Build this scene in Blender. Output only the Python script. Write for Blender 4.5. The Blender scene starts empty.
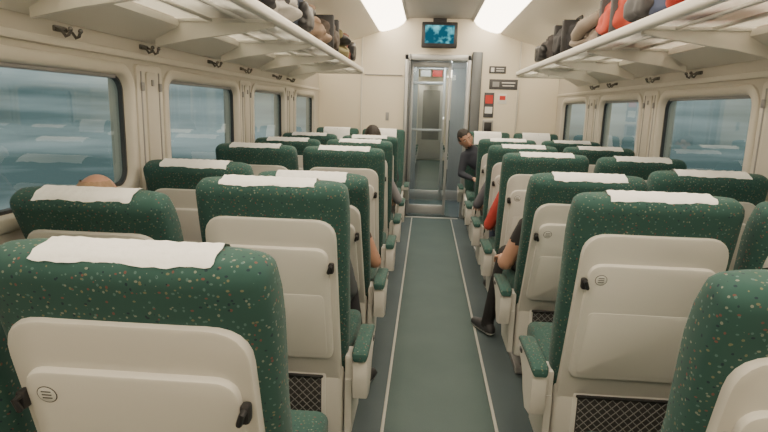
import bpy, bmesh, math, random
from mathutils import Vector, Matrix, Euler, noise
random.seed(7)
scene = bpy.context.scene
COL = scene.collection

# ------------------------------------------------------------------ materials
def new_mat(name):
    m = bpy.data.materials.new(name); m.use_nodes = True
    nt = m.node_tree
    b = nt.nodes.get('Principled BSDF')
    return m, nt, b

def pmat(name, col, rough=0.5, metal=0.0, noise=0.0, nscale=20, bump=0.0, spec=0.5, coat=0.0):
    m, nt, b = new_mat(name)
    b.inputs['Roughness'].default_value = rough
    b.inputs['Metallic'].default_value = metal
    b.inputs['Specular IOR Level'].default_value = spec
    if coat: b.inputs['Coat Weight'].default_value = coat
    c = (col[0], col[1], col[2], 1)
    tc = nt.nodes.new('ShaderNodeTexCoord')
    nz = nt.nodes.new('ShaderNodeTexNoise'); nz.inputs['Scale'].default_value = nscale
    nz.inputs['Detail'].default_value = 3
    nt.links.new(tc.outputs['Object'], nz.inputs['Vector'])
    mx = nt.nodes.new('ShaderNodeMix'); mx.data_type = 'RGBA'
    k = noise
    mx.inputs[6].default_value = (c[0]*(1-k), c[1]*(1-k), c[2]*(1-k), 1)
    mx.inputs[7].default_value = (min(1, c[0]*(1+k)), min(1, c[1]*(1+k)), min(1, c[2]*(1+k)), 1)
    nt.links.new(nz.outputs['Fac'], mx.inputs[0])
    nt.links.new(mx.outputs[2], b.inputs['Base Color'])
    if bump:
        bp = nt.nodes.new('ShaderNodeBump'); bp.inputs['Strength'].default_value = bump
        bp.inputs['Distance'].default_value = 0.01
        nt.links.new(nz.outputs['Fac'], bp.inputs['Height'])
        nt.links.new(bp.outputs['Normal'], b.inputs['Normal'])
    return m

def emis(name, col, s):
    m, nt, b = new_mat(name)
    nt.nodes.remove(b)
    e = nt.nodes.new('ShaderNodeEmission')
    e.inputs[0].default_value = (*col, 1); e.inputs[1].default_value = s
    nt.links.new(e.outputs[0], nt.nodes['Material Output'].inputs[0])
    return m

def fabric_mat():
    m, nt, b = new_mat('seat_fabric_green')
    N = nt.nodes; L = nt.links
    b.inputs['Roughness'].default_value = 0.85
    b.inputs['Specular IOR Level'].default_value = 0.25
    b.inputs['Sheen Weight'].default_value = 0.08
    tc = N.new('ShaderNodeTexCoord')
    nz = N.new('ShaderNodeTexNoise'); nz.inputs['Scale'].default_value = 9
    L.new(tc.outputs['Object'], nz.inputs['Vector'])
    base = N.new('ShaderNodeMix'); base.data_type = 'RGBA'
    base.inputs[6].default_value = (0.027, 0.078, 0.068, 1)
    base.inputs[7].default_value = (0.038, 0.099, 0.087, 1)
    L.new(nz.outputs['Fac'], base.inputs[0])
    prev = base.outputs[2]
    for i, (sc, off, thr) in enumerate([((80, 80, 62), 0.0, 0.19), ((62, 62, 92), 3.3, 0.19), ((74, 74, 74), 7.7, 0.18)]):
        mp = N.new('ShaderNodeMapping')
        mp.inputs['Scale'].default_value = sc
        mp.inputs['Location'].default_value = (off, off*2, off)
        mp.inputs['Rotation'].default_value = (0.3*i, 0.7-1.4*i, 0)
        L.new(tc.outputs['Object'], mp.inputs['Vector'])
        vo = N.new('ShaderNodeTexVoronoi'); vo.inputs['Scale'].default_value = 1
        vo.inputs['Randomness'].default_value = 0.6
        L.new(mp.outputs[0], vo.inputs['Vector'])
        lt = N.new('ShaderNodeMath'); lt.operation = 'LESS_THAN'; lt.inputs[1].default_value = thr
        L.new(vo.outputs['Distance'], lt.inputs[0])
        sep = N.new('ShaderNodeSeparateColor'); L.new(vo.outputs['Color'], sep.inputs[0])
        cr = N.new('ShaderNodeValToRGB'); cr.color_ramp.interpolation = 'CONSTANT'
        els = cr.color_ramp.elements
        els[0].position = 0; els[0].color = (0.16, 0.16, 0.10, 1)
        els[1].position = 0.25; els[1].color = (0.17, 0.075, 0.065, 1)
        e = els.new(0.40); e.color = (0.09, 0.16, 0.15, 1)
        e = els.new(0.62); e.color = (0.20, 0.22, 0.18, 1)
        e = els.new(0.80); e.color = (0.02, 0.04, 0.055, 1)
        L.new(sep.outputs[0], cr.inputs[0])
        mx = N.new('ShaderNodeMix'); mx.data_type = 'RGBA'
        L.new(lt.outputs[0], mx.inputs[0]); L.new(prev, mx.inputs[6]); L.new(cr.outputs[0], mx.inputs[7])
        prev = mx.outputs[2]
    L.new(prev, b.inputs['Base Color'])
    return m

M = {}
M['fabric'] = fabric_mat()
M['plastic'] = pmat('seat_plastic_offwhite', (0.61, 0.595, 0.55), 0.42, noise=0.03, nscale=4)
M['plastic2'] = pmat('seat_table_offwhite', (0.67, 0.655, 0.61), 0.36, noise=0.03, nscale=5)
M['cloth'] = pmat('white_headrest_cloth', (0.86, 0.86, 0.84), 0.9, noise=0.05, nscale=30, bump=0.4)
M['black'] = pmat('black_plastic', (0.02, 0.02, 0.022), 0.45, noise=0.1)
M['darkgrey'] = pmat('dark_grey', (0.07, 0.07, 0.075), 0.6, noise=0.1)
M['net'] = pmat('net_cord', (0.22, 0.22, 0.21), 0.7, noise=0.1)
M['pocket'] = pmat('pocket_back', (0.05, 0.05, 0.052), 0.8, noise=0.1)
M['grey'] = pmat('grey_metal_paint', (0.30, 0.30, 0.30), 0.45, 0.2, noise=0.05)
M['wall'] = pmat('wall_panel_cream', (0.53, 0.50, 0.435), 0.42, noise=0.03, nscale=2)
M['wall2'] = pmat('wall_trim_cream', (0.60, 0.57, 0.50), 0.38, noise=0.02, nscale=3)
M['rackwhite'] = pmat('rack_paint_white', (0.72, 0.695, 0.635), 0.38, noise=0.02, nscale=3)
M['ceil'] = pmat('ceiling_white', (0.82, 0.77, 0.67), 0.5, noise=0.02, nscale=2)
M['ceilc'] = pmat('ceiling_centre_grey', (0.34, 0.33, 0.31), 0.55, noise=0.05, nscale=3)
M['bulk'] = pmat('bulkhead_cream', (0.74, 0.68, 0.55), 0.4, noise=0.02, nscale=2)
M['rubber'] = pmat('window_gasket', (0.035, 0.04, 0.045), 0.5, noise=0.1)
M['alu'] = pmat('brushed_aluminium', (0.60, 0.59, 0.56), 0.35, 0.7, noise=0.05)
M['chrome'] = pmat('hook_chrome', (0.22, 0.21, 0.20), 0.25, 0.9, noise=0.05)
M['steel'] = pmat('door_steel', (0.42, 0.43, 0.43), 0.35, 0.5, noise=0.06, nscale=6)
M['vest'] = pmat('vestibule_panel', (0.38, 0.40, 0.40), 0.3, 0.2, noise=0.06, nscale=6)
M['steeld'] = pmat('door_post_dark', (0.13, 0.14, 0.145), 0.4, 0.3, noise=0.06, nscale=6)
M['strip'] = pmat('floor_strip', (0.40, 0.40, 0.36), 0.5, noise=0.08, nscale=30)
M['sticker'] = pmat('sticker_white', (0.75, 0.74, 0.70), 0.5, noise=0.02)
M['red'] = pmat('red_print', (0.55, 0.04, 0.03), 0.5, noise=0.05)
M['skin'] = pmat('skin', (0.46, 0.26, 0.18), 0.5, noise=0.08, nscale=15)
M['hair'] = pmat('dark_hair', (0.018, 0.013, 0.010), 0.6, noise=0.3, nscale=60, bump=0.4)
M['hairb'] = pmat('brown_hair', (0.10, 0.055, 0.03), 0.6, noise=0.3, nscale=60, bump=0.4)
M['hairg'] = pmat('sandy_hair', (0.34, 0.22, 0.13), 0.6, noise=0.3, nscale=60, bump=0.4)
M['lip'] = pmat('lips', (0.36, 0.13, 0.10), 0.5, noise=0.05)
M['eye'] = pmat('eye_white', (0.7, 0.68, 0.65), 0.3, noise=0.02)
M['shoe_sole'] = pmat('shoe_sole_white', (0.75, 0.75, 0.73), 0.6, noise=0.05)

def carpet(name, c1, c2):
    m, nt, b = new_mat(name); N = nt.nodes; L = nt.links
    tc = N.new('ShaderNodeTexCoord')
    n1 = N.new('ShaderNodeTexNoise'); n1.inputs['Scale'].default_value = 3.0; n1.inputs['Detail'].default_value = 6
    n2 = N.new('ShaderNodeTexNoise'); n2.inputs['Scale'].default_value = 220
    L.new(tc.outputs['Object'], n1.inputs['Vector']); L.new(tc.outputs['Object'], n2.inputs['Vector'])
    ad = N.new('ShaderNodeMath'); ad.operation = 'ADD'
    ml = N.new('ShaderNodeMath'); ml.operation = 'MULTIPLY'; ml.inputs[1].default_value = 0.5
    L.new(n1.outputs['Fac'], ad.inputs[0]); L.new(n2.outputs['Fac'], ad.inputs[1]); L.new(ad.outputs[0], ml.inputs[0])
    cr = N.new('ShaderNodeValToRGB'); cr.color_ramp.elements[0].position = 0.3; cr.color_ramp.elements[1].position = 0.7
    cr.color_ramp.elements[0].color = (*c1, 1); cr.color_ramp.elements[1].color = (*c2, 1)
    L.new(ml.outputs[0], cr.inputs[0]); L.new(cr.outputs[0], b.inputs['Base Color'])
    bp = N.new('ShaderNodeBump'); bp.inputs['Strength'].default_value = 0.15; bp.inputs['Distance'].default_value = 0.003
    L.new(n2.outputs['Fac'], bp.inputs['Height']); L.new(bp.outputs[0], b.inputs['Normal'])
    b.inputs['Roughness'].default_value = 0.62; b.inputs['Specular IOR Level'].default_value = 0.35
    return m
M['floor'] = carpet('floor_vinyl_bluegrey', (0.055, 0.080, 0.088), (0.082, 0.112, 0.120))
M['aisle'] = carpet('aisle_carpet_green', (0.042, 0.074, 0.071), (0.066, 0.102, 0.098))

def glass_mat(name, tint, base=.04, amp=.5, rough=0.02, gc=(0.6, 0.7, 0.75)):
    m, nt, b = new_mat(name); N = nt.nodes; L = nt.links
    N.remove(b)
    tr = N.new('ShaderNodeBsdfTransparent'); tr.inputs[0].default_value = (*tint, 1)
    g = N.new('ShaderNodeBsdfGlossy'); g.inputs['Roughness'].default_value = rough
    g.inputs[0].default_value = (*gc, 1)
    lw = N.new('ShaderNodeLayerWeight'); lw.inputs[0].default_value = .5
    pw = N.new('ShaderNodeMath'); pw.operation = 'POWER'; pw.inputs[1].default_value = 4
    ma = N.new('ShaderNodeMath'); ma.operation = 'MULTIPLY_ADD'; ma.inputs[1].default_value = amp; ma.inputs[2].default_value = base
    L.new(lw.outputs['Facing'], pw.inputs[0]); L.new(pw.outputs[0], ma.inputs[0])
    mx = N.new('ShaderNodeMixShader')
    L.new(ma.outputs[0], mx.inputs[0]); L.new(tr.outputs[0], mx.inputs[1]); L.new(g.outputs[0], mx.inputs[2])
    L.new(mx.outputs[0], N['Material Output'].inputs[0])
    return m
M['glass'] = glass_mat('window_glass', (0.72, 0.80, 0.80), .10, .70, gc=(.75, .82, .84))
M['dglass'] = glass_mat('door_glass', (0.90, 0.93, 0.93), .06, .4)

def rackglass():
    m, nt, b = new_mat('rack_frosted_panel'); N = nt.nodes; L = nt.links
    N.remove(b)
    tr = N.new('ShaderNodeBsdfTransparent'); tr.inputs[0].default_value = (0.92, 0.94, 0.92, 1)
    tl = N.new('ShaderNodeBsdfTranslucent'); tl.inputs[0].default_value = (0.88, 0.88, 0.84, 1)
    df = N.new('ShaderNodeBsdfDiffuse'); df.inputs[0].default_value = (0.6, 0.6, 0.58, 1)
    a = N.new('ShaderNodeMixShader'); a.inputs[0].default_value = 0.2
    L.new(tl.outputs[0], a.inputs[1]); L.new(df.outputs[0], a.inputs[2])
    c = N.new('ShaderNodeMixShader'); c.inputs[0].default_value = 0.5
    L.new(tr.outputs[0], c.inputs[1]); L.new(a.outputs[0], c.inputs[2])
    L.new(c.outputs[0], N['Material Output'].inputs[0])
    return m
M['rackglass'] = rackglass()

# ------------------------------------------------------------------ mesh builder
class MB:
    def __init__(s):
        s.v = []; s.f = []; s.mi = []; s.mats = []
    def mid(s, m):
        m = M[m] if isinstance(m, str) else m
        if m not in s.mats: s.mats.append(m)
        return s.mats.index(m)
    def add(s, verts, faces, m, X=None):
        o = len(s.v); i = s.mid(m)
        for p in verts:
            p = Vector(p)
            s.v.append(tuple(X @ p) if X is not None else tuple(p))
        for f in faces:
            s.f.append([a+o for a in f]); s.mi.append(i)
    def addbm(s, bm, m, X=None):
        bmesh.ops.recalc_face_normals(bm, faces=bm.faces)
        bm.verts.index_update()
        s.add([v.co.copy() for v in bm.verts], [[v.index for v in f.verts] for f in bm.faces], m, X)
        bm.free()
    def box(s, c, d, m, bev=0.0, seg=2, X=None, R=None):
        bm = bmesh.new(); bmesh.ops.create_cube(bm, size=1)
        for v in bm.verts: v.co = Vector((v.co.x*d[0], v.co.y*d[1], v.co.z*d[2]))
        if bev:
            bmesh.ops.bevel(bm, geom=list(bm.edges), offset=min(bev, min(d)*0.45), segments=seg, profile=0.5, affect='EDGES')
        if R is not None:
            bmesh.ops.transform(bm, matrix=R.to_4x4(), verts=bm.verts)
        bmesh.ops.translate(bm, vec=Vector(c), verts=bm.verts)
        s.addbm(bm, m, X)
    def loft(s, rings, m, cap=True, X=None, closed=True):
        bm = bmesh.new(); R = []
        for r in rings: R.append([bm.verts.new(p) for p in r])
        n = len(R[0])
        for a, b in zip(R[:-1], R[1:]):
            for i in range(n if closed else n-1):
                j = (i+1) % n
                try: bm.faces.new((a[i], a[j], b[j], b[i]))
                except ValueError: pass
        if cap and closed:
            bm.faces.new(R[0]); bm.faces.new(R[-1])
        if closed: s.addbm(bm, m, X)
        else:
            bm.verts.index_update()
            s.add([v.co.copy() for v in bm.verts], [[v.index for v in f.verts] for f in bm.faces], m, X); bm.free()
    def tube(s, pts, rad, m, seg=10, X=None, round_ends=True):
        pts = [Vector(p) for p in pts]
        if not isinstance(rad, (list, tuple)): rad = [rad]*len(pts)
        P = []; Rr = []
        if round_ends:
            d0 = (pts[0]-pts[1]).normalized(); d1 = (pts[-1]-pts[-2]).normalized()
            for a in (80, 50, 25):
                t = math.radians(a); P.append(pts[0]+d0*rad[0]*math.sin(t)); Rr.append(rad[0]*math.cos(t))
            P += pts; Rr += list(rad)
            for a in (25, 50, 80):
                t = math.radians(a); P.append(pts[-1]+d1*rad[-1]*math.sin(t)); Rr.append(rad[-1]*math.cos(t))
        else: P = pts; Rr = list(rad)
        rings = []; up = None
        for i, p in enumerate(P):
            a = P[max(0, i-1)]; b = P[min(len(P)-1, i+1)]
            d = (b-a).normalized()
            if up is None:
                up = d.orthogonal().normalized()
            up = (up - d*up.dot(d))
            up = up.normalized() if up.length > 1e-5 else d.orthogonal().normalized()
            sd = d.cross(up)
            rings.append([p + (up*math.cos(2*math.pi*k/seg) + sd*math.sin(2*math.pi*k/seg))*Rr[i] for k in range(seg)])
        s.loft(rings, m, True, X)
    def ell(s, c, r, m, X=None, u=20, v=14, R=None):
        bm = bmesh.new(); bmesh.ops.create_uvsphere(bm, u_segments=u, v_segments=v, radius=1)
        for q in bm.verts:
            p = Vector((q.co.x*r[0], q.co.y*r[1], q.co.z*r[2]))
            if R is not None: p = R @ p
            q.co = p + Vector(c)
        s.addbm(bm, m, X)
    def slab(s, outline, o, ax, ay, an, t0, t1, m, bev=0.004, X=None):
        o = Vector(o); ax = Vector(ax); ay = Vector(ay); an = Vector(an)
        cx = sum(p[0] for p in outline)/len(outline); cy = sum(p[1] for p in outline)/len(outline)
        mx = max(abs(p[0]-cx) for p in outline); my = max(abs(p[1]-cy) for p in outline)
        def ring(t, ins):
            return [o + ax*(cx+(p[0]-cx)*(1-ins/mx)) + ay*(cy+(p[1]-cy)*(1-ins/my)) + an*t for p in outline]
        sg = 1 if t1 > t0 else -1
        rings = [ring(t0, 0), ring(t1-sg*bev, 0), ring(t1-sg*bev*0.3, bev*0.3), ring(t1, bev)]
        s.loft(rings, m, True, X)
    def mesh(s, name, angle=40, smooth=True):
        me = bpy.data.meshes.new(name)
        me.from_pydata(s.v, [], s.f)
        for m in s.mats: me.materials.append(m)
        for p, i in zip(me.polygons, s.mi):
            p.material_index = i; p.use_smooth = smooth
        if smooth: me.set_sharp_from_angle(angle=math.radians(angle))
        me.update()
        return me
    def obj(s, name, parent=None, loc=None, rot=None, angle=40, smooth=True):
        me = s.mesh(name, angle, smooth)
        return place(name, me, parent, loc, rot)

def place(name, me, parent=None, loc=None, rot=None):
    o = bpy.data.objects.new(name, me); COL.objects.link(o)
    if loc is not None: o.location = loc
    if rot is not None: o.rotation_euler = rot
    if parent is not None: o.parent = parent
    return o

def empty(name, loc=(0, 0, 0), rot=(0, 0, 0), scale=1):
    o = bpy.data.objects.new(name, None); COL.objects.link(o)
    o.location = loc; o.rotation_euler = rot; o.scale = (scale,)*3; o.empty_display_size = 0.1
    return o

def rrect(x0, x1, y0, y1, r, n=6):
    pts = []
    for cx, cy, a0 in ((x1-r, y1-r, 0), (x0+r, y1-r, 90), (x0+r, y0+r, 180), (x1-r, y0+r, 270)):
        for k in range(n+1):
            a = math.radians(a0+90*k/n); pts.append((cx+r*math.cos(a), cy+r*math.sin(a)))
    return pts

def rtrap(wb, wt, y0, y1, rb, rt, n=6):
    P = [(wb, y0, rb), (wt, y1, rt), (-wt, y1, rt), (-wb, y0, rb)]
    out = []
    for i in range(4):
        p = Vector(P[i][:2]); a = Vector(P[i-1][:2]); b = Vector(P[(i+1) % 4][:2]); r = P[i][2]
        da = (a-p).normalized(); db = (b-p).normalized()
        s0 = p+da*r; s1 = p+db*r
        for k in range(n+1):
            t = k/n; q = s0*(1-t)**2 + p*2*t*(1-t) + s1*t*t
            out.append((q.x, q.y))
    return out

# ------------------------------------------------------------------ train seat
def seat_mesh(name, arms, rec=14, seed=0):
    b = MB()
    a = math.radians(rec)
    O = Vector((0, 0, 0.402)); S = Vector((0, -math.sin(a), math.cos(a))); Nn = Vector((0, -math.cos(a), -math.sin(a)))
    AX = Vector((1, 0, 0))
    def P(x, n, s): return O + AX*x + Nn*n + S*s
    def ring(w, nr, nf, s, ex=4.5, k=36, dip=0.0):
        out = []; c = (nr+nf)/2; h = (nr-nf)/2
        for i in range(k):
            t = 2*math.pi*i/k; ct, st = math.cos(t), math.sin(t)
            x = w*math.copysign(abs(ct)**(2/ex), ct); n = c+h*math.copysign(abs(st)**(2/ex), st)
            out.append(P(x, n, s))
        return out
    rings = []
    prof = [(-.03, .225, .040, -.05), (.0, .238, .043, -.06), (.1, .246, .045, -.07), (.25, .25, .045, -.075),
            (.40, .25, .045, -.075), (.50, .252, .045, -.085), (.58, .253, .046, -.092), (.64, .252, .046, -.088), (.682, .250, .046, -.075)]
    for s_, w, nr, nf in prof: rings.append(ring(w, nr, nf, s_))
    r = 0.038
    for deg in (18, 36, 54, 70, 84):
        t = math.radians(deg); ins = r*(1-math.cos(t))
        rings.append(ring(.250-ins, .046-ins*0.9, -.075+ins*1.3, .685+r*math.sin(t), 4.5-1.0*math.sin(t)))
    b.loft(rings, 'fabric')
    b.slab(rtrap(.224, .217, -.06, .616, .03, .075), O, AX, S, Nn, .02, .058, 'plastic', .008)
    b.box((0, -.012, .28), (.46, .085, .29), 'plastic', .02, 3)
    b.slab(rtrap(.200, .193, .085, .520, .035, .045), O, AX, S, Nn, .05, .074, 'plastic2', .007)
    b.slab(rtrap(.180, .174, .105, .35, .02, .02), O, AX, S, Nn, .07, .0755, 'plastic2', .002)
    for sx in (-1, 1):
        b.box(P(sx*.203, .072, .455), (.018, .024, .036), 'black', .006)
        b.tube([P(sx*.203, .076, .465), P(sx*.203, .092, .468), P(sx*.197, .094, .45)], .006, 'black', 8)
    def disc(cx, cs, r0, n0, m):
        b.slab([(cx+r0*math.cos(t*math.pi/12), cs+r0*math.sin(t*math.pi/12)) for t in range(24)], O, AX, S, Nn, n0-.001, n0+.0006, m, .0003)
    disc(-.154, .470, .0185, .0742, 'black'); disc(-.154, .470, .0168, .0747, 'sticker')
    for k in range(3):
        b.box(P(-.154, .0756, .477-k*.007), (.018, .0006, .0022), 'darkgrey')
    yb = -.0555; pz = -.006
    b.box((0, yb, .295+pz), (.335, .006, .225), 'plastic2', .003)
    b.box((0, yb-.003, .297+pz), (.305, .005, .195), 'pocket', .002)
    zt, zb, xl, xr = .393+pz, .202+pz, -.150, .150
    h = zt-zb; step = .030
    k = xl-h
    while k < xr:
        for sg in (1, -1):
            x0, x1 = (k, k+h) if sg == 1 else (k+h, k)
            p0 = Vector((x0, yb-.010, zb)); p1 = Vector((x1, yb-.010, zt))
            d = p1.x-p0.x
            ta = (xl-p0.x)/d; tb = (xr-p0.x)/d
            lo, hi = min(ta, tb), max(ta, tb)
            t0 = max(0.0, lo); t1 = min(1.0, hi)
            if t1-t0 > 0.03:
                b.tube([p0.lerp(p1, t0), p0.lerp(p1, t1)], .0016, 'net', 4, round_ends=False)
        k += step
    b.tube([(xl-.005, yb-.012, zt+.003), (xr+.005, yb-.012, zt+.003)], .006, 'black', 8)
    b.tube([(xl-.005, yb-.008, zb-.003), (xr+.005, yb-.008, zb-.003)], .004, 'plastic2', 8)
    # headrest cloth: thin strip draped over the top edge, slightly creased
    e = .0025
    path = [(-.092-e, .56), (-.090-e, .63), (-.078-e, .682), (-.062-e, .708+e*.6), (-.040, .7225+e), (-.022, .7232+e), (-.005, .7232+e),
            (.010, .7228+e), (.021, .7190+e), (.028+e*.4, .7150+e)]
    w = .155; nseg = 30
    g = []
    rnd = random.Random(seed)
    sk = rnd.uniform(-.004, .004); sh = rnd.uniform(-.010, .010); p1, p2 = rnd.uniform(0, 6), rnd.uniform(0, 6)
    for i, (n_, s_) in enumerate(path):
        row = []
        for k in range(nseg+1):
            u = -1+2*k/nseg
            wr = .0022*noise.noise(Vector((u*7+seed, n_*40, seed*1.3)))+.0010*math.sin(u*31+p2+n_*60)
            lift = .0016+wr if n_ > -.07 else .001
            edge = (sk*u+.003*math.sin(u*6+p2)+.0015*math.sin(u*17+p1)) if i == len(path)-1 else 0
            row.append(P(u*w+sh+.002*math.sin(i*2+p1)*abs(u), n_+edge*1.0, s_+max(.0004, lift)-(.4*edge if edge > 0 else 0)))
        g.append(row)
    verts = [p for row in g for p in row]
    W = nseg+1
    faces = [(i*W+k, i*W+k+1, (i+1)*W+k+1, (i+1)*W+k) for i in range(len(g)-1) for k in range(nseg)]
    verts2 = [v + Nn*(.0006)+S*.0008 for v in verts]
    b.add(verts, faces, 'cloth'); b.add(verts2, [tuple(reversed(f)) for f in faces], 'cloth')
    # cushion
    rc = []
    for (y, zt_, w_) in [(.03, .43, .20), (.06, .455, .235), (.15, .46, .242), (.35, .465, .242), (.44, .46, .240), (.475, .44, .23), (.485, .41, .21)]:
        zb_ = .355
        rr = rrect(-w_, w_, zb_, zt_, .03, 4)
        rc.append([Vector((x, y, z)) for x, z in rr])
    b.loft(rc, 'fabric')
    b.box((0, .24, .335), (.47, .44, .06), 'plastic', .015)
    b.box((0, .20, .17), (.30, .20, .29), 'grey', .02)
    b.box((0, .20, .02), (.40, .34, .038), 'grey', .01)
    for sx in (-.17, .17): b.tube([(sx, -.01, .16), (sx, -.05, .10)], .008, 'grey', 8)
    b.tube([(-.18, -.05, .10), (.18, -.05, .10)], .012, 'black', 8)
    for (ax_, aw, side) in arms:
        cx = ax_; dz0 = -.020
        if aw > .05:
            out = [(-.08, .34), (-.095, .40), (-.095, .48), (-.08, .508), (.17, .508), (.195, .498), (.19, .47), (.13, .445), (.08, .41), (.05, .36), (.0, .32)]
            y0p, y1p, zp = -.105, .20, .523
        else:
            out = [(-.04, .40), (-.045, .46), (-.03, .508), (.18, .508), (.20, .493), (.18, .47), (.08, .45), (.04, .40)]
            y0p, y1p, zp = -.055, .21, .523
        out = [(p[0], p[1]+dz0) for p in out]; zp += dz0
        b.slab(out, (cx, 0, 0), (0, 1, 0), (0, 0, 1), (1, 0, 0), -aw/2+.003, aw/2, 'plastic', .006)
        pr = []
        for y_, dz, ww, th in [(y0p, -.018, .75, .014), (y0p+.004, -.006, .88, .024), (y0p+.018, .002, 1, .026), (y0p+.1, .006, 1, .026), (y1p-.05, .004, 1, .024), (y1p-.012, -.006, .95, .020), (y1p, -.014, .8, .012)]:
            hw = aw/2*1.05*ww; zz = zp+dz
            rr = rrect(cx-hw, cx+hw, zz-th, zz, min(.008, th*.42), 3)
            pr.append([Vector((x, y_, z)) for x, z in rr])
        b.loft(pr, 'fabric')
        if aw > .05:
            o2 = [(-.05, .16), (-.06, .38), (.10, .42), (.40, .40), (.45, .36), (.42, .30), (.22, .26), (.16, .16)]
            sg = 1 if ax_ > 0 else -1
            b.slab(o2, (sg*.238, 0, 0), (0, 1, 0), (0, 0, 1), (sg, 0, 0), 0, .026, 'plastic', .006)
            b.box((sg*.2515, -.01, .40), (.030, .09, .14), 'plastic', .008)
            b.box((cx+sg*.028, .12, zp-.035), (.006, .03, .016), 'darkgrey', .002)
    return b.mesh(name, 35)

AR, MR = (.295, .055), (.2725, .038)
V = {}
def get_seat(kind, rec):
    k = (kind, rec)
    if k not in V:
        if kind == 'aisle_R': arms = [(-AR[0], AR[1], -1), (MR[0], MR[1], 1)]
        elif kind == 'aisle_L': arms = [(AR[0], AR[1], 1), (-MR[0], MR[1], -1)]
        elif kind == 'win_R': arms = [(MR[0], MR[1], 1)]
        else: arms = [(-MR[0], MR[1], -1)]
        V[k] = seat_mesh('passenger_seat_'+kind+str(rec), arms, rec, len(V)*13+5)
    return V[k]
XA, XW = .605, 1.15
rowsL = [(1.05, 15, 14), (1.91, 13, 24), (2.71, 27, 21), (3.52, 14, 14), (4.32, 14, 15), (5.12, 16, 14)]
rowsR = [(1.04, 14, 14), (1.88, 13, 14), (2.71, 21, 14), (3.52, 14, 16), (4.32, 15, 14), (5.12, 14, 14)]
for y, ra, rw in rowsL:
    place('passenger_seat', get_seat('aisle_L', ra), loc=(-XA, y, 0)); place('passenger_seat', get_seat('win_L', rw), loc=(-XW, y, 0))
for y, ra, rw in rowsR:
    place('passenger_seat', get_seat('aisle_R', ra), loc=(XA, y, 0)); place('passenger_seat', get_seat('win_R', rw), loc=(XW, y, 0))
YF = 6.42
for sx in (-1, 1):
    ka, kw = ('aisle_L', 'win_L') if sx > 0 else ('aisle_R', 'win_R')
    place('passenger_seat', get_seat(ka, 14), loc=(sx*XA, YF, 0), rot=(0, 0, math.pi))
    place('passenger_seat', get_seat(kw, 14), loc=(sx*XW, YF, 0), rot=(0, 0, math.pi))

# ------------------------------------------------------------------ room shell
Y0, Y1, HW = -1.3, 7.0, 1.46
b = MB(); b.box((0, (Y0+Y1)/2, -.03), (2*HW+.16, Y1-Y0, .06), 'floor'); b.obj('floor')
b = MB(); b.box((0, (Y0+6.9)/2, .002), (.475, 6.9-Y0-.02, .004), 'aisle'); b.obj('aisle_carpet')
for i, x in enumerate((-.245, .245)):
    b = MB(); b.box((x, (Y0+6.9)/2, .003), (.014, 6.9-Y0-.02, .006), 'strip', .002); b.obj('trim_%d' % (i+1))
b = MB(); b.box((0, 6.925, .005), (.66, .04, .010), 'alu', .003); b.obj('trim_3')

WIN = [(-.15, .90), (1.30, 2.47), (2.85, 3.92), (4.30, 5.24), (5.70, 6.66)]
ZB, ZT = .965, 1.468
for sd, nm in ((-1, 'left'), (1, 'right')):
    b = MB(); T = .09; cx = sd*(HW+T/2)
    b.box((cx, (Y0+Y1)/2, ZB/2), (T, Y1-Y0, ZB), 'wall')
    b.box((cx, (Y0+Y1)/2, (ZT+2.12)/2), (T, Y1-Y0, 2.12-ZT), 'wall')
    edges = [Y0]+[e for w in WIN for e in w]+[Y1]
    for i in range(0, len(edges), 2):
        y0, y1 = edges[i], edges[i+1]
        b.box((cx, (y0+y1)/2, (ZB+ZT)/2), (T, y1-y0, ZT-ZB), 'wall')
        if y1-y0 > .3 and i > 0 and y1 < Y1:
            ym = (y0+y1)/2; w = (y1-y0)/2-.065
            b.slab(rrect(ym-w, ym+w, ZB-.15, ZT+.05, .02, 3), (sd*HW, 0, 0), (0, 1, 0), (0, 0, 1), (-sd, 0, 0), -.01, .012, 'wall2', .004)
            b.slab(rrect(ym-w*.40, ym+w*.40, ZB-.1, ZT+.02, .015, 3), (sd*HW, 0, 0), (0, 1, 0), (0, 0, 1), (-sd, 0, 0), 0, .022, 'wall', .003)
            for q in (-1, 1):
                b.box((sd*(HW-.0135), ym+q*w*.7, (ZB+ZT)/2-.02), (.004, .010, ZT-ZB+.08), 'grey', .001)
                b.box((sd*(HW-.019), ym+q*w*.7, ZT-.05), (.012, .022, .04), 'grey', .003)
            b.box((sd*(HW-.025), ym, ZT-.03), (.008, .02, .03), 'grey', .003)
    b.box((sd*(HW-.006), (Y0+Y1)/2, ZT+.085), (.016, Y1-Y0-.02, .03), 'wall2', .006)
    b.box((sd*(HW-.008), (Y0+Y1)/2, ZB-.19), (.02, Y1-Y0-.02, .03), 'wall2', .006)
    b.obj('wall_'+nm)
    b = MB(); b.box((sd*(HW-.01), (Y0+Y1)/2, .06), (.02, Y1-Y0-.02, .12), 'grey', .006); b.obj('baseboard_'+nm)
    for i, (y0, y1) in enumerate(WIN):
        f = MB()
        def rg(o, n, r):
            return [Vector((sd*(HW-n), p[0], p[1])) for p in rrect(y0-o, y1+o, ZB-o, ZT+o, r, 8)]
        f.loft([rg(.045, -.003, .11), rg(.045, .010, .11), rg(.038, .016, .105), rg(.006, .016, .08), rg(-.002, .008, .075), rg(-.008, -.025, .07)], 'wall2', cap=False)
        f.loft([rg(-.006, -.020, .07), rg(-.010, -.016, .07), rg(-.020, -.016, .06), rg(-.022, -.035, .06)], 'rubber', cap=False)
        f.box((sd*(HW+.02), (y0+y1)/2, ZT-.012), (.02, y1-y0-.14, .020), 'grey', .005)
        g = [Vector((sd*(HW+.032), p[0], p[1])) for p in rrect(y0+.01, y1-.01, ZB+.01, ZT-.01, .06, 6)]
        f.add(g, [list(range(len(g)))], 'glass')
        f.obj('window_%d' % (i+1+(5 if sd > 0 else 0)), angle=50)

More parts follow.
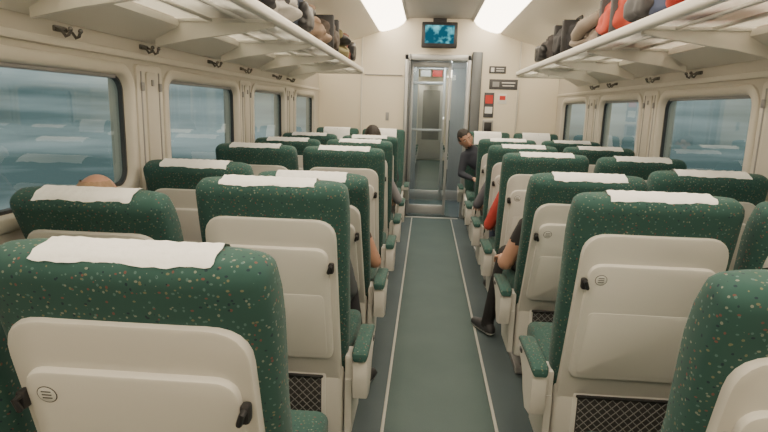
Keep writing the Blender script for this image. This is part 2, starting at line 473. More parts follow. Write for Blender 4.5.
# ceiling profile
prof = [(0, 2.42), (.36, 2.42), (.385, 2.41), (.40, 2.385)]
prof2 = [(.72, 2.26), (.80, 2.235), (.95, 2.18), (1.2, 2.12), (HW+.02, 2.05)]
b = MB()
def strip(profile, m, sgn):
    n = len(profile)
    v = [(sgn*x, Y0, z) for x, z in profile]+[(sgn*x, Y1, z) for x, z in profile]
    f = [(i, i+1, n+i+1, n+i) for i in range(n-1)]
    b.add(v, f, m)
for sg in (-1, 1):
    strip(prof, 'ceilc', sg); strip([(.40, 2.385), (.44, 2.42), (.72, 2.36), (.72, 2.26)], 'ceil', sg); strip(prof2, 'ceil', sg)
b.obj('ceiling')
M['lamp'] = emis('ceiling_lamp_emission', (1.0, 0.85, 0.65), 9.8)
M['lamp3'] = emis('rack_lamp_emission', (1.0, 0.86, 0.66), 12.5)
for sg in (-1, 1):
    b = MB()
    n = 5; seglen = (Y1-Y0-.1)/n
    lp = [(.405, 2.386), (.43, 2.345), (.50, 2.300), (.60, 2.265), (.68, 2.250), (.715, 2.262), (.70, 2.30), (.44, 2.40)]
    for k in range(n):
        ya = Y0+.05+k*seglen; yb = ya+seglen-.03
        b.loft([[Vector((sg*x, y, z)) for x, z in lp] for y in (ya, yb)], 'lamp')
    b.obj('ceiling_light', smooth=False)
    b = MB()
    for k in range(n):
        ya = Y0+.05+k*seglen; yb = ya+seglen-.03
        b.box((sg*1.425, (ya+yb)/2, 2.0), (.04, yb-ya, .045), 'lamp3', .01)
    b.obj('rack_light')

# bulkhead with doorway
DW, DH = .40, 2.0
b = MB()
b.box((-(DW+HW+.08)/2, Y1+.03, 1.28), (HW+.08-DW, .06, 2.56), 'bulk')
b.box(((DW+HW+.08)/2, Y1+.03, 1.28), (HW+.08-DW, .06, 2.56), 'bulk')
b.box((0, Y1+.03, (DH+2.56)/2), (2*DW, .06, 2.56-DH), 'bulk')
b.box((-.93, Y1-.008, 1.25), (.02, .02, 2.0), 'wall2', .004)
b.box((.98, Y1-.008, 1.25), (.02, .02, 2.0), 'wall2', .004)
b.box((-.66, Y1-.006, 1.75), (.46, .016, .012), 'grey', .003)
b.obj('wall_end')
b = MB(); b.box((0, Y0-.03, 1.28), (2*HW+.16, .06, 2.56), 'bulk'); b.obj('wall_back')
b = MB()
b.box((-.375, Y1-.01, 1.0), (.05, .10, 2.0), 'steel', .008)
b.box((.375, Y1-.01, 1.0), (.05, .10, 2.0), 'steel', .008)
b.box((0, Y1-.01, 1.965), (.80, .10, .07), 'steel', .008)
b.box((-.335, Y1-.01, 1.0), (.02, .12, 2.0), 'steeld', .004)
b.box((.47, Y1-.03, 1.02), (.12, .06, 2.04), 'steeld', .01)
b.obj('door_frame')
def glassdoor(name, y, w, h, rails, off=0, st=.05, hx=None):
    d = MB()
    for s in (-1, 1): d.box((off+s*(w/2-st/2), y, h/2+.012), (st, .035, h), 'steel', .006)
    for z, t in rails: d.box((off, y, z), (w-.06, .03, t), 'steel', .005)
    g = [(off-w/2+.04, y, .05), (off+w/2-.04, y, .05), (off+w/2-.04, y, h-.04), (off-w/2+.04, y, h-.04)]
    d.add(g, [(0, 1, 2, 3)], 'dglass')
    hx = off+w/2-.07 if hx is None else hx
    d.tube([(hx, y-.02, .95), (hx, y-.05, .97), (hx, y-.05, 1.23), (hx, y-.02, 1.25)], .010, 'alu', 8)
    d.obj(name)
glassdoor('door_1', Y1+.10, .50, 1.93, [(.08, .12), (1.90, .08)], -.08, .035)
VY = 9.3; NY = 15.2
b = MB()
b.box((0, (Y1+VY)/2+.03, -.03), (1.3, VY-Y1-.06, .06), 'floor'); b.box((0, (Y1+VY)/2+.03, .002), (.475, VY-Y1-.1, .004), 'aisle')
b.obj('floor_vestibule')
b = MB()
b.box((-.60, (Y1+VY)/2+.03, 1.05), (.06, VY-Y1-.06, 2.1), 'vest')
b.box((.60, (Y1+VY)/2+.03, 1.05), (.06, VY-Y1-.06, 2.1), 'vest')
for s in (-1, 1):
    for y in (7.6, 8.1):
        b.box((s*.565, y, 1.2), (.02, .06, 1.6), 'alu', .005)
    b.box((s*.562, 8.8, 1.25), (.02, .35, .8), 'bulk', .01)
    b.box((s*.45, VY+.03, 1.05), (.36, .06, 2.1), 'steel')
b.box((0, VY+.03, 2.05), (.60, .06, .12), 'steel')
b.box((0, (Y1+VY)/2+.03, 2.13), (1.26, VY-Y1-.06, .06), 'ceil')
b.obj('wall_vestibule')
glassdoor('door_2', 8.3, 1.10, 2.04, [(.09, .14), (1.98, .08)], 0, .05, .18)
b = MB()
b.box((.13, 8.3, 1.05), (.04, .05, 2.0), 'steel', .006); b.box((-.22, 8.3, 1.72), (.66, .045, .04), 'steel', .005); b.box((-.22, 8.3, 1.05), (.66, .045, .035), 'steel', .005)
b.box((.02, 8.27, 1.86), (.14, .01, .09), 'red', .003); b.box((-.15, 8.27, 1.86), (.14, .01, .09), 'sticker', .003)
b.obj('door_frame')
b = MB()
ym = (VY+NY)/2+.03
b.box((0, ym, -.03), (2.9, NY-VY-.06, .06), 'floor'); b.box((0, ym, .002), (.475, NY-VY-.1, .004), 'aisle')
b.obj('floor_next_carriage')
b = MB()
for s in (-1, 1):
    b.box((s*1.48, ym, .48), (.06, NY-VY-.06, .96), 'wall'); b.box((s*1.48, ym, 1.84), (.06, NY-VY-.06, .72), 'wall')
    for y in (VY+.3, 10.9, 12.4, 13.9, NY-.15): b.box((s*1.48, y, 1.22), (.06, .4, .52), 'wall')
    b.box((s*1.15, ym, 1.74), (.6, NY-VY-.3, .04), 'wall2', .01)
b.box((0, NY-.03, 1.1), (2.9, .06, 2.2), 'bulk'); b.box((0, NY-.08, 1.0), (.7, .04, 1.95), 'steel', .01); b.box((0, NY-.105, 1.2), (.45, .02, 1.3), 'steeld', .01)
b.box((0, ym, 2.23), (2.9, NY-VY-.06, .06), 'ceil')
b.obj('wall_next_carriage')
b = MB(); b.box((-.5, ym, 2.19), (.22, NY-VY-.5, .015), 'lamp', .004); b.box((.5, ym, 2.19), (.22, NY-VY-.5, .015), 'lamp', .004); b.obj('ceiling_light')
for k in range(5):
    for s in (-1, 1):
        place('passenger_seat', get_seat('aisle_R' if s > 0 else 'aisle_L', 14), loc=(s*XA, 10.1+k*.85, 0))
M['lamp2'] = emis('vestibule_lamp_emission', (0.95, 0.98, 0.95), 28)
b = MB(); b.box((0, 7.7, 2.09), (.5, .3, .02), 'lamp2', .004); b.box((0, 8.9, 2.09), (.5, .2, .02), 'lamp2', .004); b.obj('vestibule_lamp')

# monitor
M['screen'] = emis('monitor_screen', (0.02, 0.10, 0.14), 1.9)
def screenmat():
    m = M['screen']; nt = m.node_tree; e = [n for n in nt.nodes if n.type == 'EMISSION'][0]
    tc = nt.nodes.new('ShaderNodeTexCoord'); nz = nt.nodes.new('ShaderNodeTexNoise'); nz.inputs['Scale'].default_value = 12
    cr = nt.nodes.new('ShaderNodeValToRGB')
    cr.color_ramp.elements[0].position = .46; cr.color_ramp.elements[0].color = (0.01, 0.06, 0.09, 1)
    cr.color_ramp.elements[1].position = .72; cr.color_ramp.elements[1].color = (0.12, 0.50, 0.55, 1)
    nt.links.new(tc.outputs['Object'], nz.inputs['Vector']); nt.links.new(nz.outputs['Fac'], cr.inputs[0]); nt.links.new(cr.outputs[0], e.inputs[0])
screenmat()
b = MB()
b.box((0, 6.86, 2.21), (.42, .10, .29), 'black', .015)
b.box((0, 6.808, 2.215), (.34, .006, .205), 'screen', .002)
b.box((0, 6.90, 2.375), (.16, .06, .06), 'black', .005)
b.box((0, 6.95, 2.22), (.20, .10, .16), 'darkgrey', .01)
b.obj('wall_monitor')

def sign(name, x, z, w, h, base, bits):
    s = MB(); s.box((x, Y1-.004, z), (w, .008, h), base, .002)
    for (dx, dz, ww, hh, m) in bits: s.box((x+dx, Y1-.009, z+dz), (ww, .003, hh), m)
    s.obj(name)
sign('notice_sign', .72, 1.84, .20, .085, 'darkgrey', [(-.06, 0, .04, .05, 'sticker'), (.03, .015, .09, .010, 'sticker'), (.03, -.012, .09, .010, 'sticker')])
sign('reservation_sign', .80, 1.67, .34, .12, 'darkgrey', [(-.09, 0, .08, .06, 'grey'), (.06, .02, .16, .012, 'sticker'), (.06, -.015, .14, .012, 'sticker')])
sign('safety_poster', .64, 1.42, .12, .30, 'darkgrey', [(0, .07, .09, .10, 'red'), (0, -.06, .09, .08, 'sticker')])
sign('emergency_sign', .80, 1.50, .10, .12, 'sticker', [(0, .01, .07, .05, 'red')])
b = MB(); b.box((.64, Y1-.015, 1.14), (.13, .03, .20), 'grey', .01); b.box((.64, Y1-.033, 1.16), (.09, .006, .11), 'black', .003); b.obj('control_panel')
b = MB(); b.box((-.60, Y1-.006, 1.25), (.04, .012, .10), 'grey', .004); b.obj('light_switch')

# ------------------------------------------------------------------ racks
RX, RZ, RWZ, RY1 = .82, 1.74, 1.715, 6.1
for sd in (-1, 1):
    b = MB()
    ln = RY1-Y0-.02; cy = (RY1+Y0)/2
    pr = rrect(RX-.016, RX+.022, RZ-.022, RZ+.026, .014, 4)
    b.loft([[Vector((sd*x, y, z)) for x, z in pr] for y in (Y0+.02, RY1)], 'rackwhite')
    pr = rrect(RX+.03, RX+.055, RZ-.010, RZ+.012, .006, 3)
    b.loft([[Vector((sd*x, y, z)) for x, z in pr] for y in (Y0+.02, RY1)], 'alu')
    out = [(1.30, 1.735), (1.30, 1.705), (1.36, 1.675), (1.455, 1.625), (1.455, 1.76)]
    b.loft([[Vector((sd*x, y, z)) for x, z in out] for y in (Y0+.02, RY1)], 'rackwhite')
    for x in (.98, 1.14):
        b.box((sd*x, cy, RZ-.006), (.014, ln, .016), 'alu', .004)
    y = -.75; k = 0
    while y < RY1:
        b.box((sd*(RX+1.32)/2, y, RZ-.004), (1.32-RX, .05, .022), 'rackwhite', .006)
        o2 = [(RX+.02, RZ-.012), (RX+.02, RZ-.028), (RX+.12, RZ-.050), (1.25, RZ-.095), (1.42, RZ-.13), (1.42, RZ-.012)]
        b.slab([(p[0], p[1]) for p in o2], (0, y, 0), (sd, 0, 0), (0, 0, 1), (0, 1, 0), -.014, .014, 'rackwhite', .004)
        if y+.86 < RY1+.1:
            y1 = min(y+.86, RY1+.05)
            v0, v1 = y+.03, min(y1-.03, RY1)
            if v1 > v0:
                b.box((sd*(RX+1.33)/2+0, (v0+v1)/2, RZ+.004), (1.33-RX-.06, v1-v0, .006), 'rackglass')
        y += .86
    b.box((sd*(RX+1.44)/2, RY1, RZ-.01), (1.44-RX+.03, .03, .06), 'rackwhite', .01)
    b.obj('luggage_rack')

def hook():
    b = MB()
    b.box((0, 0, 0), (.012, .075, .022), 'chrome', .005)
    for dy in (-.03, .03):
        b.tube([(.004, dy, 0), (.028, dy, -.010), (.040, dy, -.028), (.052, dy, -.022), (.058, dy, -.006)], .0058, 'chrome', 8)
        b.ell((.059, dy, -.003), (.009, .009, .009), 'chrome', u=10, v=8)
    return b.mesh('coat_hook')
hm = hook()
for y in (1.22, 2.02, 2.63, 3.45, 4.05, 4.9, 5.4):
    for sd in (-1, 1):
        place('coat_hook', hm, loc=(sd*(HW-.004), y, 1.60), rot=(0, 0, 0 if sd < 0 else math.pi))

# ------------------------------------------------------------------ luggage
def softblock(b, c, d, m, bulge=.08, seed=0, sag=.0, ex=3.2):
    rnd = random.Random(seed); n = 44; rings = []
    ph = [rnd.uniform(0, 6) for _ in range(4)]
    off = Vector((seed*3.1, seed*1.7, 0))
    K = 22
    amp = .022+bulge*.05
    for i in range(K+1):
        t = -math.pi/2+math.pi*i/K
        st, ct = math.sin(t), math.cos(t)
        yy = math.copysign(abs(st)**(2/ex), st); rr = max(.02, abs(ct)**(2/ex))
        ring = []
        for k in range(n):
            a = 2*math.pi*k/n; ca, sa = math.cos(a), math.sin(a)
            x = math.copysign(abs(ca)**(2/ex), ca)*rr; z = math.copysign(abs(sa)**(2/ex), sa)*rr
            w = 1+bulge*.35*math.sin(3*a+ph[0]+yy*2)+bulge*.3*math.sin(5*yy+ph[1]+a)
            q = Vector((x*d[0]/2, yy*d[1]/2, z*d[2]/2))
            nn = q.normalized() if q.length > 1e-4 else Vector((0, 1, 0))
            dsp = amp*(noise.noise(q*13+off)*1.0+noise.noise(q*28+off)*.5)
            q = Vector((q.x*w, q.y, q.z*w*(1+.10*math.sin(4*yy+ph[2]) if z > 0 else 1)))+nn*dsp
            q.z = max(q.z, -d[2]/2)
            ring.append(Vector(c)+q)
        rings.append(ring)
    b.loft(rings, m)

def bag(name, x, y, dims, col, seed, acc='black', kind='duffel', rot=0):
    col_m = pmat('bag_cloth_%d' % seed, col, 0.8, noise=.25, nscale=14, bump=.3)
    b = MB(); dx, dy, dz = dims
    if kind != 'jacket': softblock(b, (0, 0, dz/2), dims, col_m, .10, seed, ex=2.8)
    if kind == 'duffel':
        for s in (-.25, .25):
            b.box((0, s*dy, dz*.52), (dx*1.03, .030, dz*1.03), acc, .012, 3)
        b.tube([(-dx*.1, -.25*dy, dz*.98), (-dx*.05, -.1*dy, dz*1.18), (-dx*.05, .1*dy, dz*1.18), (-dx*.1, .25*dy, dz*.98)], .012, acc, 8)
        b.box((0, 0, dz*1.0), (.016, dy*.8, .018), acc, .004)
        softblock(b, (-dx*.47, 0, dz*.42), (dx*.18, dy*.42, dz*.5), col_m, .05, seed+3)
        softblock(b, (dx*.47, 0, dz*.42), (dx*.18, dy*.42, dz*.5), col_m, .05, seed+3)
    elif kind == 'backpack':
        softblock(b, (0, -dy*.10, dz*.95), (dx*.7, dy*.5, dz*.35), col_m, .08, seed+1)
        softblock(b, (-dx*.48, 0, dz*.45), (dx*.25, dy*.6, dz*.6), acc, .06, seed+2)
        softblock(b, (dx*.48, 0, dz*.45), (dx*.25, dy*.6, dz*.6), acc, .06, seed+2)
        for s in (-.2, .2):
            b.tube([(s*dx, dy*.3, dz*.95), (s*dx, dy*.44, dz*1.05), (s*dx, dy*.48, dz*.6), (s*dx, dy*.46, dz*.15)], .014, acc, 8)
        b.tube([(-.04, dy*.42, dz*.95), (-.03, dy*.46, dz*1.14), (.03, dy*.46, dz*1.14), (.04, dy*.42, dz*.95)], .008, acc, 8)
        b.box((0, -dy*.05, dz*1.09), (dx*.5, .012, .010), acc, .004)
    else:
        rnd = random.Random(seed)
        softblock(b, (.01, 0, dz*.25), (dx, dy, dz*.5), col_m, .45, seed, ex=2.3)
        for q in range(4):
            softblock(b, (rnd.uniform(-.05, .04), rnd.uniform(-.10, .10), dz*(.42+.12*q)), (dx*rnd.uniform(.5, .8), dy*rnd.uniform(.45, .6), dz*.40), acc if q == 2 else col_m, .7, seed+5+q, ex=2.2)
        b.tube([(-dx*.30, -dy*.3, dz*.75), (-dx*.48, -dy*.15, dz*.6), (-dx*.50, dy*.12, dz*.42), (-dx*.44, dy*.36, dz*.30)], [.04, .045, .042, .03], col_m, 12)
        b.tube([(-dx*.2, dy*.1, dz*.95), (0, dy*.28, dz*.98), (dx*.2, dy*.1, dz*.92)], [.02, .03, .02], col_m, 8)
    zmin = min(v[2] for v in b.v)
    o = b.obj(name, loc=(x, y, RZ+.027-zmin), rot=(0, 0, rot), angle=60)
    return o
bag('folded_jacket', -1.03, 2.56, (.34, .40, .20), (.035, .035, .04), 1, acc='black', kind='jacket')
bag('folded_jacket', -1.03, 3.04, (.34, .42, .23), (.42, .40, .37), 2, acc='darkgrey', kind='jacket')
bag('travel_backpack', -1.04, 3.58, (.32, .44, .26), (.03, .04, .06), 3, kind='backpack')
bag('folded_jacket', -1.03, 4.10, (.34, .46, .30), (.24, .17, .12), 14, acc='darkgrey', kind='jacket')
bag('duffel_bag', -1.04, 4.65, (.34, .50, .28), (.06, .045, .035), 4, acc='black', kind='duffel')
bag('folded_jacket', -1.03, 5.20, (.34, .38, .27), (.18, .16, .08), 5, acc='black', kind='jacket')
bag('travel_backpack', -1.04, 5.75, (.32, .40, .28), (.16, .06, .04), 6, kind='backpack')
bag('folded_jacket', 1.04, 2.40, (.32, .38, .17), (.50, .045, .03), 7, acc='red', kind='jacket')
bag('travel_backpack', 1.05, 2.92, (.32, .42, .22), (.07, .09, .16), 8, acc='darkgrey', kind='backpack')
bag('duffel_bag', 1.05, 3.44, (.32, .42, .24), (.50, .07, .04), 9, acc='darkgrey', kind='duffel')
bag('folded_jacket', 1.04, 3.95, (.32, .42, .24), (.26, .22, .18), 10, acc='black', kind='jacket')
bag('duffel_bag', 1.05, 4.58, (.34, .56, .26), (.02, .02, .023), 11, acc='black', kind='duffel')
bag('travel_backpack', 1.05, 5.30, (.32, .46, .24), (.04, .035, .035), 12, kind='backpack')

# ------------------------------------------------------------------ people
def fuse(name, b, voxel, smooth=4):
    me = b.mesh(name+'_raw'); o = bpy.data.objects.new(name+'_tmp', me); COL.objects.link(o)
    r = o.modifiers.new('r', 'REMESH'); r.mode = 'VOXEL'; r.voxel_size = voxel; r.use_smooth_shade = True
    s = o.modifiers.new('s', 'SMOOTH'); s.iterations = smooth; s.factor = .5
    dg = bpy.context.evaluated_depsgraph_get(); dg.update()
    out = bpy.data.meshes.new_from_object(o.evaluated_get(dg)); out.name = name
    bpy.data.objects.remove(o, do_unlink=True)
    out.materials.clear()
    for p in out.polygons: p.use_smooth = True
    return out

def hand_mesh(sgn):
    b = MB(); m = 'skin'
    b.ell((0, .045, 0), (.038, .052, .015), m)
    b.ell((0, .070, -.002), (.039, .026, .013), m)
    b.tube([(0, -.02, 0), (0, .02, 0)], [.024, .022], m)
    for x, L, c in ((-.031, .055, .55), (-.011, .070, .5), (.011, .076, .45), (.031, .068, .4)):
        p = Vector((x*.9, .072, 0)); pts = [Vector((x*.7, .05, 0)), p]; a = .12
        for k, f in enumerate((.42, .32, .26)):
            p = p+Vector((x*.12*f, math.cos(a)*L*f*1.05, -math.sin(a)*L*f*1.05)); pts.append(p); a += c
        b.tube(pts, [.010, .0098, .0090, .0082, .0070], m, 10)
    b.tube([(.018, .02, -.002), (.042, .040, -.008), (.056, .062, -.014), (.060, .086, -.022)], [.013, .012, .0105, .008], m, 10)
    me = fuse('hand', b, .0042, 2)
    me.materials.append(M['skin'])
    for v in me.vertices: v.co.x *= sgn
    if sgn < 0: me.flip_normals()
    return me
HAND = {1: hand_mesh(1), -1: hand_mesh(-1)}

def head_mesh(hair, beard=False, bald=False):
    b = MB()
    bm = bmesh.new(); bmesh.ops.create_uvsphere(bm, u_segments=36, v_segments=28, radius=1)
    def shape(p, k=1.0):
        x, y, z = p
        sx = .073; sy = .092; sz = .112
        if z < 0: sx *= 1-.34*(-z)**1.6; sy *= 1-.18*(-z)**2 if y > 0 else 1-.30*(-z)
        X = x*sx; Y = y*sy; Z = z*sz
        if y > 0.3 and -.2 < z < .25:
            e = math.exp(-((abs(x)-.38)**2/.03+(z-.08)**2/.012)); Y -= .010*e
        if y > 0 and z < -.5: Y += .010*math.exp(-(x**2)/.08)
        if y > 0: Y += .004*math.exp(-((z-.26)**2)/.006)
        return Vector((X*k, Y*k, Z*k))
    for v in bm.verts: v.co = shape(v.co)
    b.addbm(bm, 'skin')
    b.tube([(0, .088, .012), (0, .100, -.012), (0, .108, -.030)], [.007, .009, .012], 'skin', 10)
    for s in (-1, 1):
        b.ell((s*.009, .101, -.034), (.007, .008, .006), 'skin', u=10, v=8)
        b.ell((s*.028, .079, .010), (.012, .009, .008), 'eye', u=12, v=8)
        b.ell((s*.028, .0865, .010), (.0052, .003, .0055), 'black', u=10, v=8)
        b.ell((s*.028, .083, .017), (.014, .007, .004), 'skin', u=12, v=8)
        b.tube([(s*.014, .089, .026), (s*.028, .091, .030), (s*.043, .080, .026)], [.003, .004, .0025], hair, 6)
        b.ell((s*.073, -.004, -.006), (.008, .018, .030), 'skin', u=12, v=10)
        b.ell((s*.077, .000, -.006), (.005, .010, .018), 'lip', u=10, v=8)
    b.ell((0, .088, -.055), (.022, .007, .0045), 'lip', u=14, v=8)
    b.ell((0, .087, -.062), (.018, .008, .005), 'lip', u=14, v=8)
    def cap(test, k, z0=0):
        bm = bmesh.new(); bmesh.ops.create_uvsphere(bm, u_segments=36, v_segments=28, radius=1)
        dele = [f for f in bm.faces if not test(f.calc_center_median())]
        bmesh.ops.delete(bm, geom=dele, context='FACES')
        for v in bm.verts:
            n = v.co.copy(); v.co = shape(n, k)+Vector((0, -.002, z0))
            v.co += n*.004*math.sin(n.x*22+n.y*17)*math.sin(n.z*19)
        bm.verts.index_update()
        b.add([v.co.copy() for v in bm.verts], [[v.index for v in f.verts] for f in bm.faces], hair); bm.free()
    if bald:
        cap(lambda p: p.y < .1 and -.45 < p.z < .75, 1.05)
    else:
        cap(lambda p: (p.z > .55+.1*math.sin(p.x*9)) or (p.y < .0 and p.z > -.45) or (abs(p.x) > .80 and p.z > .10), 1.10, .003)
        cap(lambda p: (p.z > .50) or (p.y < -.1 and p.z > -.4), 1.06, .002)
    if beard:
        cap(lambda p: p.y > .1 and p.z < -.60 and not (abs(p.x) < .2 and p.z > -.66), 1.03)
    return b.mesh('head', 60)

def rot_to(d, up=Vector((0, 0, 1))):
    y = Vector(d).normalized(); x = y.cross(up)
    if x.length < 1e-3: x = Vector((1, 0, 0))
    x.normalize(); z = x.cross(y)
    return Matrix((x, y, z)).transposed()

def person(name, loc, rz, shirt, pants, ov=None, hair='hair', sleeves=True, head_rot=(0, 0, 0), beard=False, bald=False, shoe=(.02, .02, .022), shorts=False, thighk=1.0):
    J = dict(pelvis=(0, .26, .55), waist=(0, .21, .65), chest=(0, .14, .775), neck=(0, .085, .875), head=(0, .10, .965),
             shL=(-.160, .125, .83), elL=(-.215, .18, .65), wrL=(-.12, .36, .60),
             shR=(.160, .125, .83), elR=(.215, .18, .65), wrR=(.12, .36, .60),
             hipL=(-.085, .27, .54), knL=(-.11, .60, .53), anL=(-.11, .60, .09), toL=(-.12, .70, .045),
             hipR=(.085, .27, .54), knR=(.11, .60, .53), anR=(.11, .60, .09), toR=(.12, .70, .045))
    if ov: J.update(ov)
    J = {k: Vector(v) for k, v in J.items()}
    sm = pmat(name+'_shirt', shirt, .85, noise=.15, nscale=10, bump=.2)
    pm = pmat(name+'_trousers', pants, .85, noise=.15, nscale=10, bump=.2)
    sh = pmat(name+'_shoe', shoe, .5, noise=.1)
    b = MB()
    segs = []
    def sg(a, c, ra, rc, lab, mid=None):
        pts = [J[a], J[c]]; rad = [ra, rc]
        if mid: pts = [J[a], J[a].lerp(J[c], .4), J[c]]; rad = [ra, mid, rc]
        b.tube(pts, rad, 'skin', 14); segs.append((J[a], J[c], lab, (ra+rc)/2))
    def elt(c, r, lab, d=None):
        R = rot_to(d) if d is not None else None
        b.ell(c, r, 'skin', R=R); segs.append((Vector(c), Vector(c)+Vector((0, .001, 0)), lab, min(r)))
    elt(J['pelvis'], (.150, .115, .105), 'P')
    elt(J['waist'], (.130, .095, .115), 'S')
    elt(J['chest'], (.150, .090, .125), 'S')
    elt(J['chest'].lerp(J['neck'], .55), (.130, .072, .055), 'S')
    sg('chest', 'neck', .085, .052, 'S')
    b.tube([J['neck'], J['head']+Vector((0, -.012, -.04))], [.050, .046], 'skin', 14)
    segs.append((J['neck'].lerp(J['head'], .35), J['head'], 'K', .05))
    for s in 'LR':
        b.tube([J['chest'].lerp(J['neck'], .6), J['sh'+s]], [.06, .056], 'skin', 12); segs.append((J['chest'].lerp(J['neck'], .6), J['sh'+s], 'S', .058))
        sg('sh'+s, 'el'+s, .054, .038, 'S', .050)
        if not sleeves:
            segs.append((J['sh'+s].lerp(J['el'+s], .55), J['el'+s], 'K', .052))
        sg('el'+s, 'wr'+s, .038, .024, 'S' if sleeves else 'K', .036)
        sg('hip'+s, 'kn'+s, .088*thighk, .058 if not shorts else .054, 'P', .080*thighk)
        if shorts: sg('kn'+s, 'an'+s, .044, .029, 'K', .046)
        else: sg('kn'+s, 'an'+s, .056, .038, 'P', .054)
        an, to = J['an'+s], J['to'+s]
        d = (to-an); d.z = 0; d.normalize()
        b.tube([an+Vector((0, 0, .02)), an+Vector((0, 0, -.035))-d*.02], [.034, .036], 'skin', 12)
        b.tube([an+Vector((0, 0, -.045))-d*.035, an+Vector((0, 0, -.045))+d*.08, to+Vector((0, 0, -.005))+d*.03], [.036, .038, .030], 'skin', 12)
        segs.append((an+Vector((0, 0, -.035))-d*.035, to+d*.03, 'F', .036))
    me = fuse('body', b, .013, 5)
    mm = {'S': 0, 'P': 1, 'K': 2, 'F': 3}
    for m in (sm, pm, M['skin'], sh, M['shoe_sole']): me.materials.append(m)
    zmin = min(v.co.z for v in me.vertices)
    for p in me.polygons:
        c = p.center; best = 9; lab = 'S'
        for a, e, l, r in segs:
            ab = e-a; t = max(0, min(1, (c-a).dot(ab)/max(1e-9, ab.length_squared)))
            d = (c-(a+ab*t)).length-r
            if d < best: best = d; lab = l
        p.material_index = mm[lab]
        if lab == 'F' and c.z < zmin+.026: p.material_index = 4
    par = empty(name, loc=(loc[0], loc[1], -zmin+.001), rot=(0, 0, rz))
    place('body', me, par)
    place('head', head_mesh(hair, beard, bald), par, loc=J['head'], rot=tuple(math.radians(a) for a in head_rot))
    for s, sgx in (('L', 1), ('R', -1)):
        d = (J['wr'+s]-J['el'+s]).normalized()
        o = place('hand', HAND[sgx], par, loc=J['wr'+s]-d*.005)
        dd = (d+Vector((0, 0, -.12))).normalized()
        o.rotation_euler = rot_to(dd).to_euler()
    return par

person('leaning_man', (XA, YF, 0), math.pi, (.030, .035, .050), (.03, .035, .05),
       ov=dict(waist=(.03, .20, .67), chest=(.10, .16, .82), neck=(.19, .15, .94), head=(.275, .175, 1.045),
               shR=(.27, .16, .86), elR=(.31, .20, .66), wrR=(.16, .38, .62), shL=(-.02, .15, .93), elL=(-.13, .20, .72), wrL=(-.02, .40, .63)),
       head_rot=(-8, 30, 8), beard=True)
person('seated_passenger', (XA, 2.71, 0), 0, (.02, .02, .022), (.018, .018, .02),
       ov=dict(pelvis=(-.02, .27, .55), chest=(-.02, .09, .76), neck=(-.02, .02, .85), head=(-.02, .02, .935), waist=(-.02, .19, .65),
               shL=(-.19, .04, .80), shR=(.15, .04, .80), elL=(-.285, .06, .60), wrL=(-.27, .28, .575), elR=(.2, .12, .64), wrR=(.1, .33, .62),
               knL=(-.20, .57, .52), anL=(-.29, .56, .09), toL=(-.34, .66, .045), hipL=(-.10, .27, .54)), sleeves=False, shorts=False, shoe=(.04, .04, .045))
person('seated_passenger', (XA, 3.52, 0), 0, (.42, .05, .04), (.05, .06, .10),
       ov=dict(elL=(-.275, .12, .62), wrL=(-.25, .30, .59), shL=(-.18, .10, .83), knL=(-.16, .58, .53), anL=(-.17, .56, .09), toL=(-.19, .67, .045)), hair='hairb')
person('seated_passenger', (XA, 4.32, 0), 0, (.10, .10, .12), (.06, .05, .05),
       ov=dict(elL=(-.28, .12, .62), wrL=(-.26, .30, .59), knL=(-.16, .58, .53)))
person('seated_passenger', (-XA, 2.71, 0), 0, (.10, .06, .05), (.02, .02, .025),
       ov=dict(pelvis=(0, .28, .55), chest=(0, .10, .75), neck=(0, .02, .84), head=(0, .01, .92), waist=(0, .20, .65),
               shR=(.15, .04, .79), shL=(-.16, .04, .79), elR=(.255, .08, .57), wrR=(.20, .28, .57), elL=(-.2, .1, .63), wrL=(-.1, .33, .61)), hair='hairb', sleeves=False)
person('seated_passenger', (-XA, 1.91, 0), 0, (.08, .09, .10), (.02, .02, .025),
       ov=dict(knR=(.15, .57, .53), anR=(.22, .57, .09), toR=(.26, .67, .045)))
person('seated_passenger', (-XA, 4.32, 0), 0, (.22, .22, .24), (.10, .09, .09),
       ov=dict(elR=(.29, .13, .63), wrR=(.26, .32, .60), shR=(.17, .10, .83), knR=(.20, .58, .53)))
person('seated_passenger', (-XA, 5.12, 0), 0, (.06, .06, .07), (.05, .05, .07),
       ov=dict(pelvis=(0, .18, .56), waist=(0, .14, .68), chest=(0, .08, .84), neck=(0, .06, .98), head=(.0, .07, 1.08),
               shL=(-.165, .08, .93), shR=(.165, .08, .93), elL=(-.22, .15, .70), elR=(.22, .15, .70)))
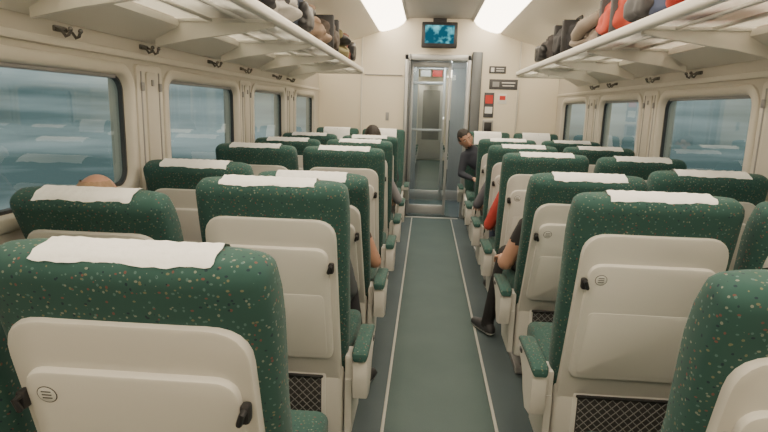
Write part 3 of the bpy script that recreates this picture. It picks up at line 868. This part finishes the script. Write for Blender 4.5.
person('seated_passenger', (-XW, 1.91, 0), 0, (.30, .28, .25), (.05, .06, .09),
       ov=dict(pelvis=(-.02, .24, .55), waist=(-.04, .18, .65), chest=(-.07, .08, .77), neck=(-.10, .01, .89), head=(-.135, -.01, .985),
               shL=(-.20, .06, .82), shR=(.06, .06, .85), elL=(-.22, .13, .66), elR=(.14, .13, .65)), hair='hairg', bald=True)

# ------------------------------------------------------------------ world (passing landscape, streaked)
w = bpy.data.worlds.new('World'); scene.world = w; w.use_nodes = True
nt = w.node_tree; N = nt.nodes; L = nt.links
bg = N['Background']
tc = N.new('ShaderNodeTexCoord'); mp = N.new('ShaderNodeMapping'); mp.inputs['Scale'].default_value = (.7, 1.8, 13)
nz = N.new('ShaderNodeTexNoise'); nz.inputs['Scale'].default_value = 1.5; nz.inputs['Detail'].default_value = 6
L.new(tc.outputs['Generated'], mp.inputs[0]); L.new(mp.outputs[0], nz.inputs['Vector'])
cr = N.new('ShaderNodeValToRGB')
cr.color_ramp.elements[0].position = .36; cr.color_ramp.elements[0].color = (.115, .170, .168, 1)
cr.color_ramp.elements[1].position = .66; cr.color_ramp.elements[1].color = (.58, .67, .66, 1)
L.new(nz.outputs['Fac'], cr.inputs[0]); L.new(cr.outputs[0], bg.inputs[0])
bg.inputs[1].default_value = 1.1

# ------------------------------------------------------------------ camera
cam = bpy.data.cameras.new('camera'); co = bpy.data.objects.new('camera', cam); COL.objects.link(co)
cam.sensor_width = 36; cam.lens = 555/768*36; cam.clip_start = .02
yaw, pitch, roll = math.radians(4.05), math.radians(11.0), math.radians(1.6)
fh = Vector((-math.sin(yaw), math.cos(yaw), 0)); r0 = Vector((math.cos(yaw), math.sin(yaw), 0)); z = Vector((0, 0, 1))
f = fh*math.cos(pitch)-z*math.sin(pitch); u0 = fh*math.sin(pitch)+z*math.cos(pitch)
r = r0*math.cos(roll)+u0*math.sin(roll); u = u0*math.cos(roll)-r0*math.sin(roll)
mat = Matrix((r, u, -f)).transposed().to_4x4(); mat.translation = Vector((-.11, 0, 1.35))
co.matrix_world = mat
scene.camera = co
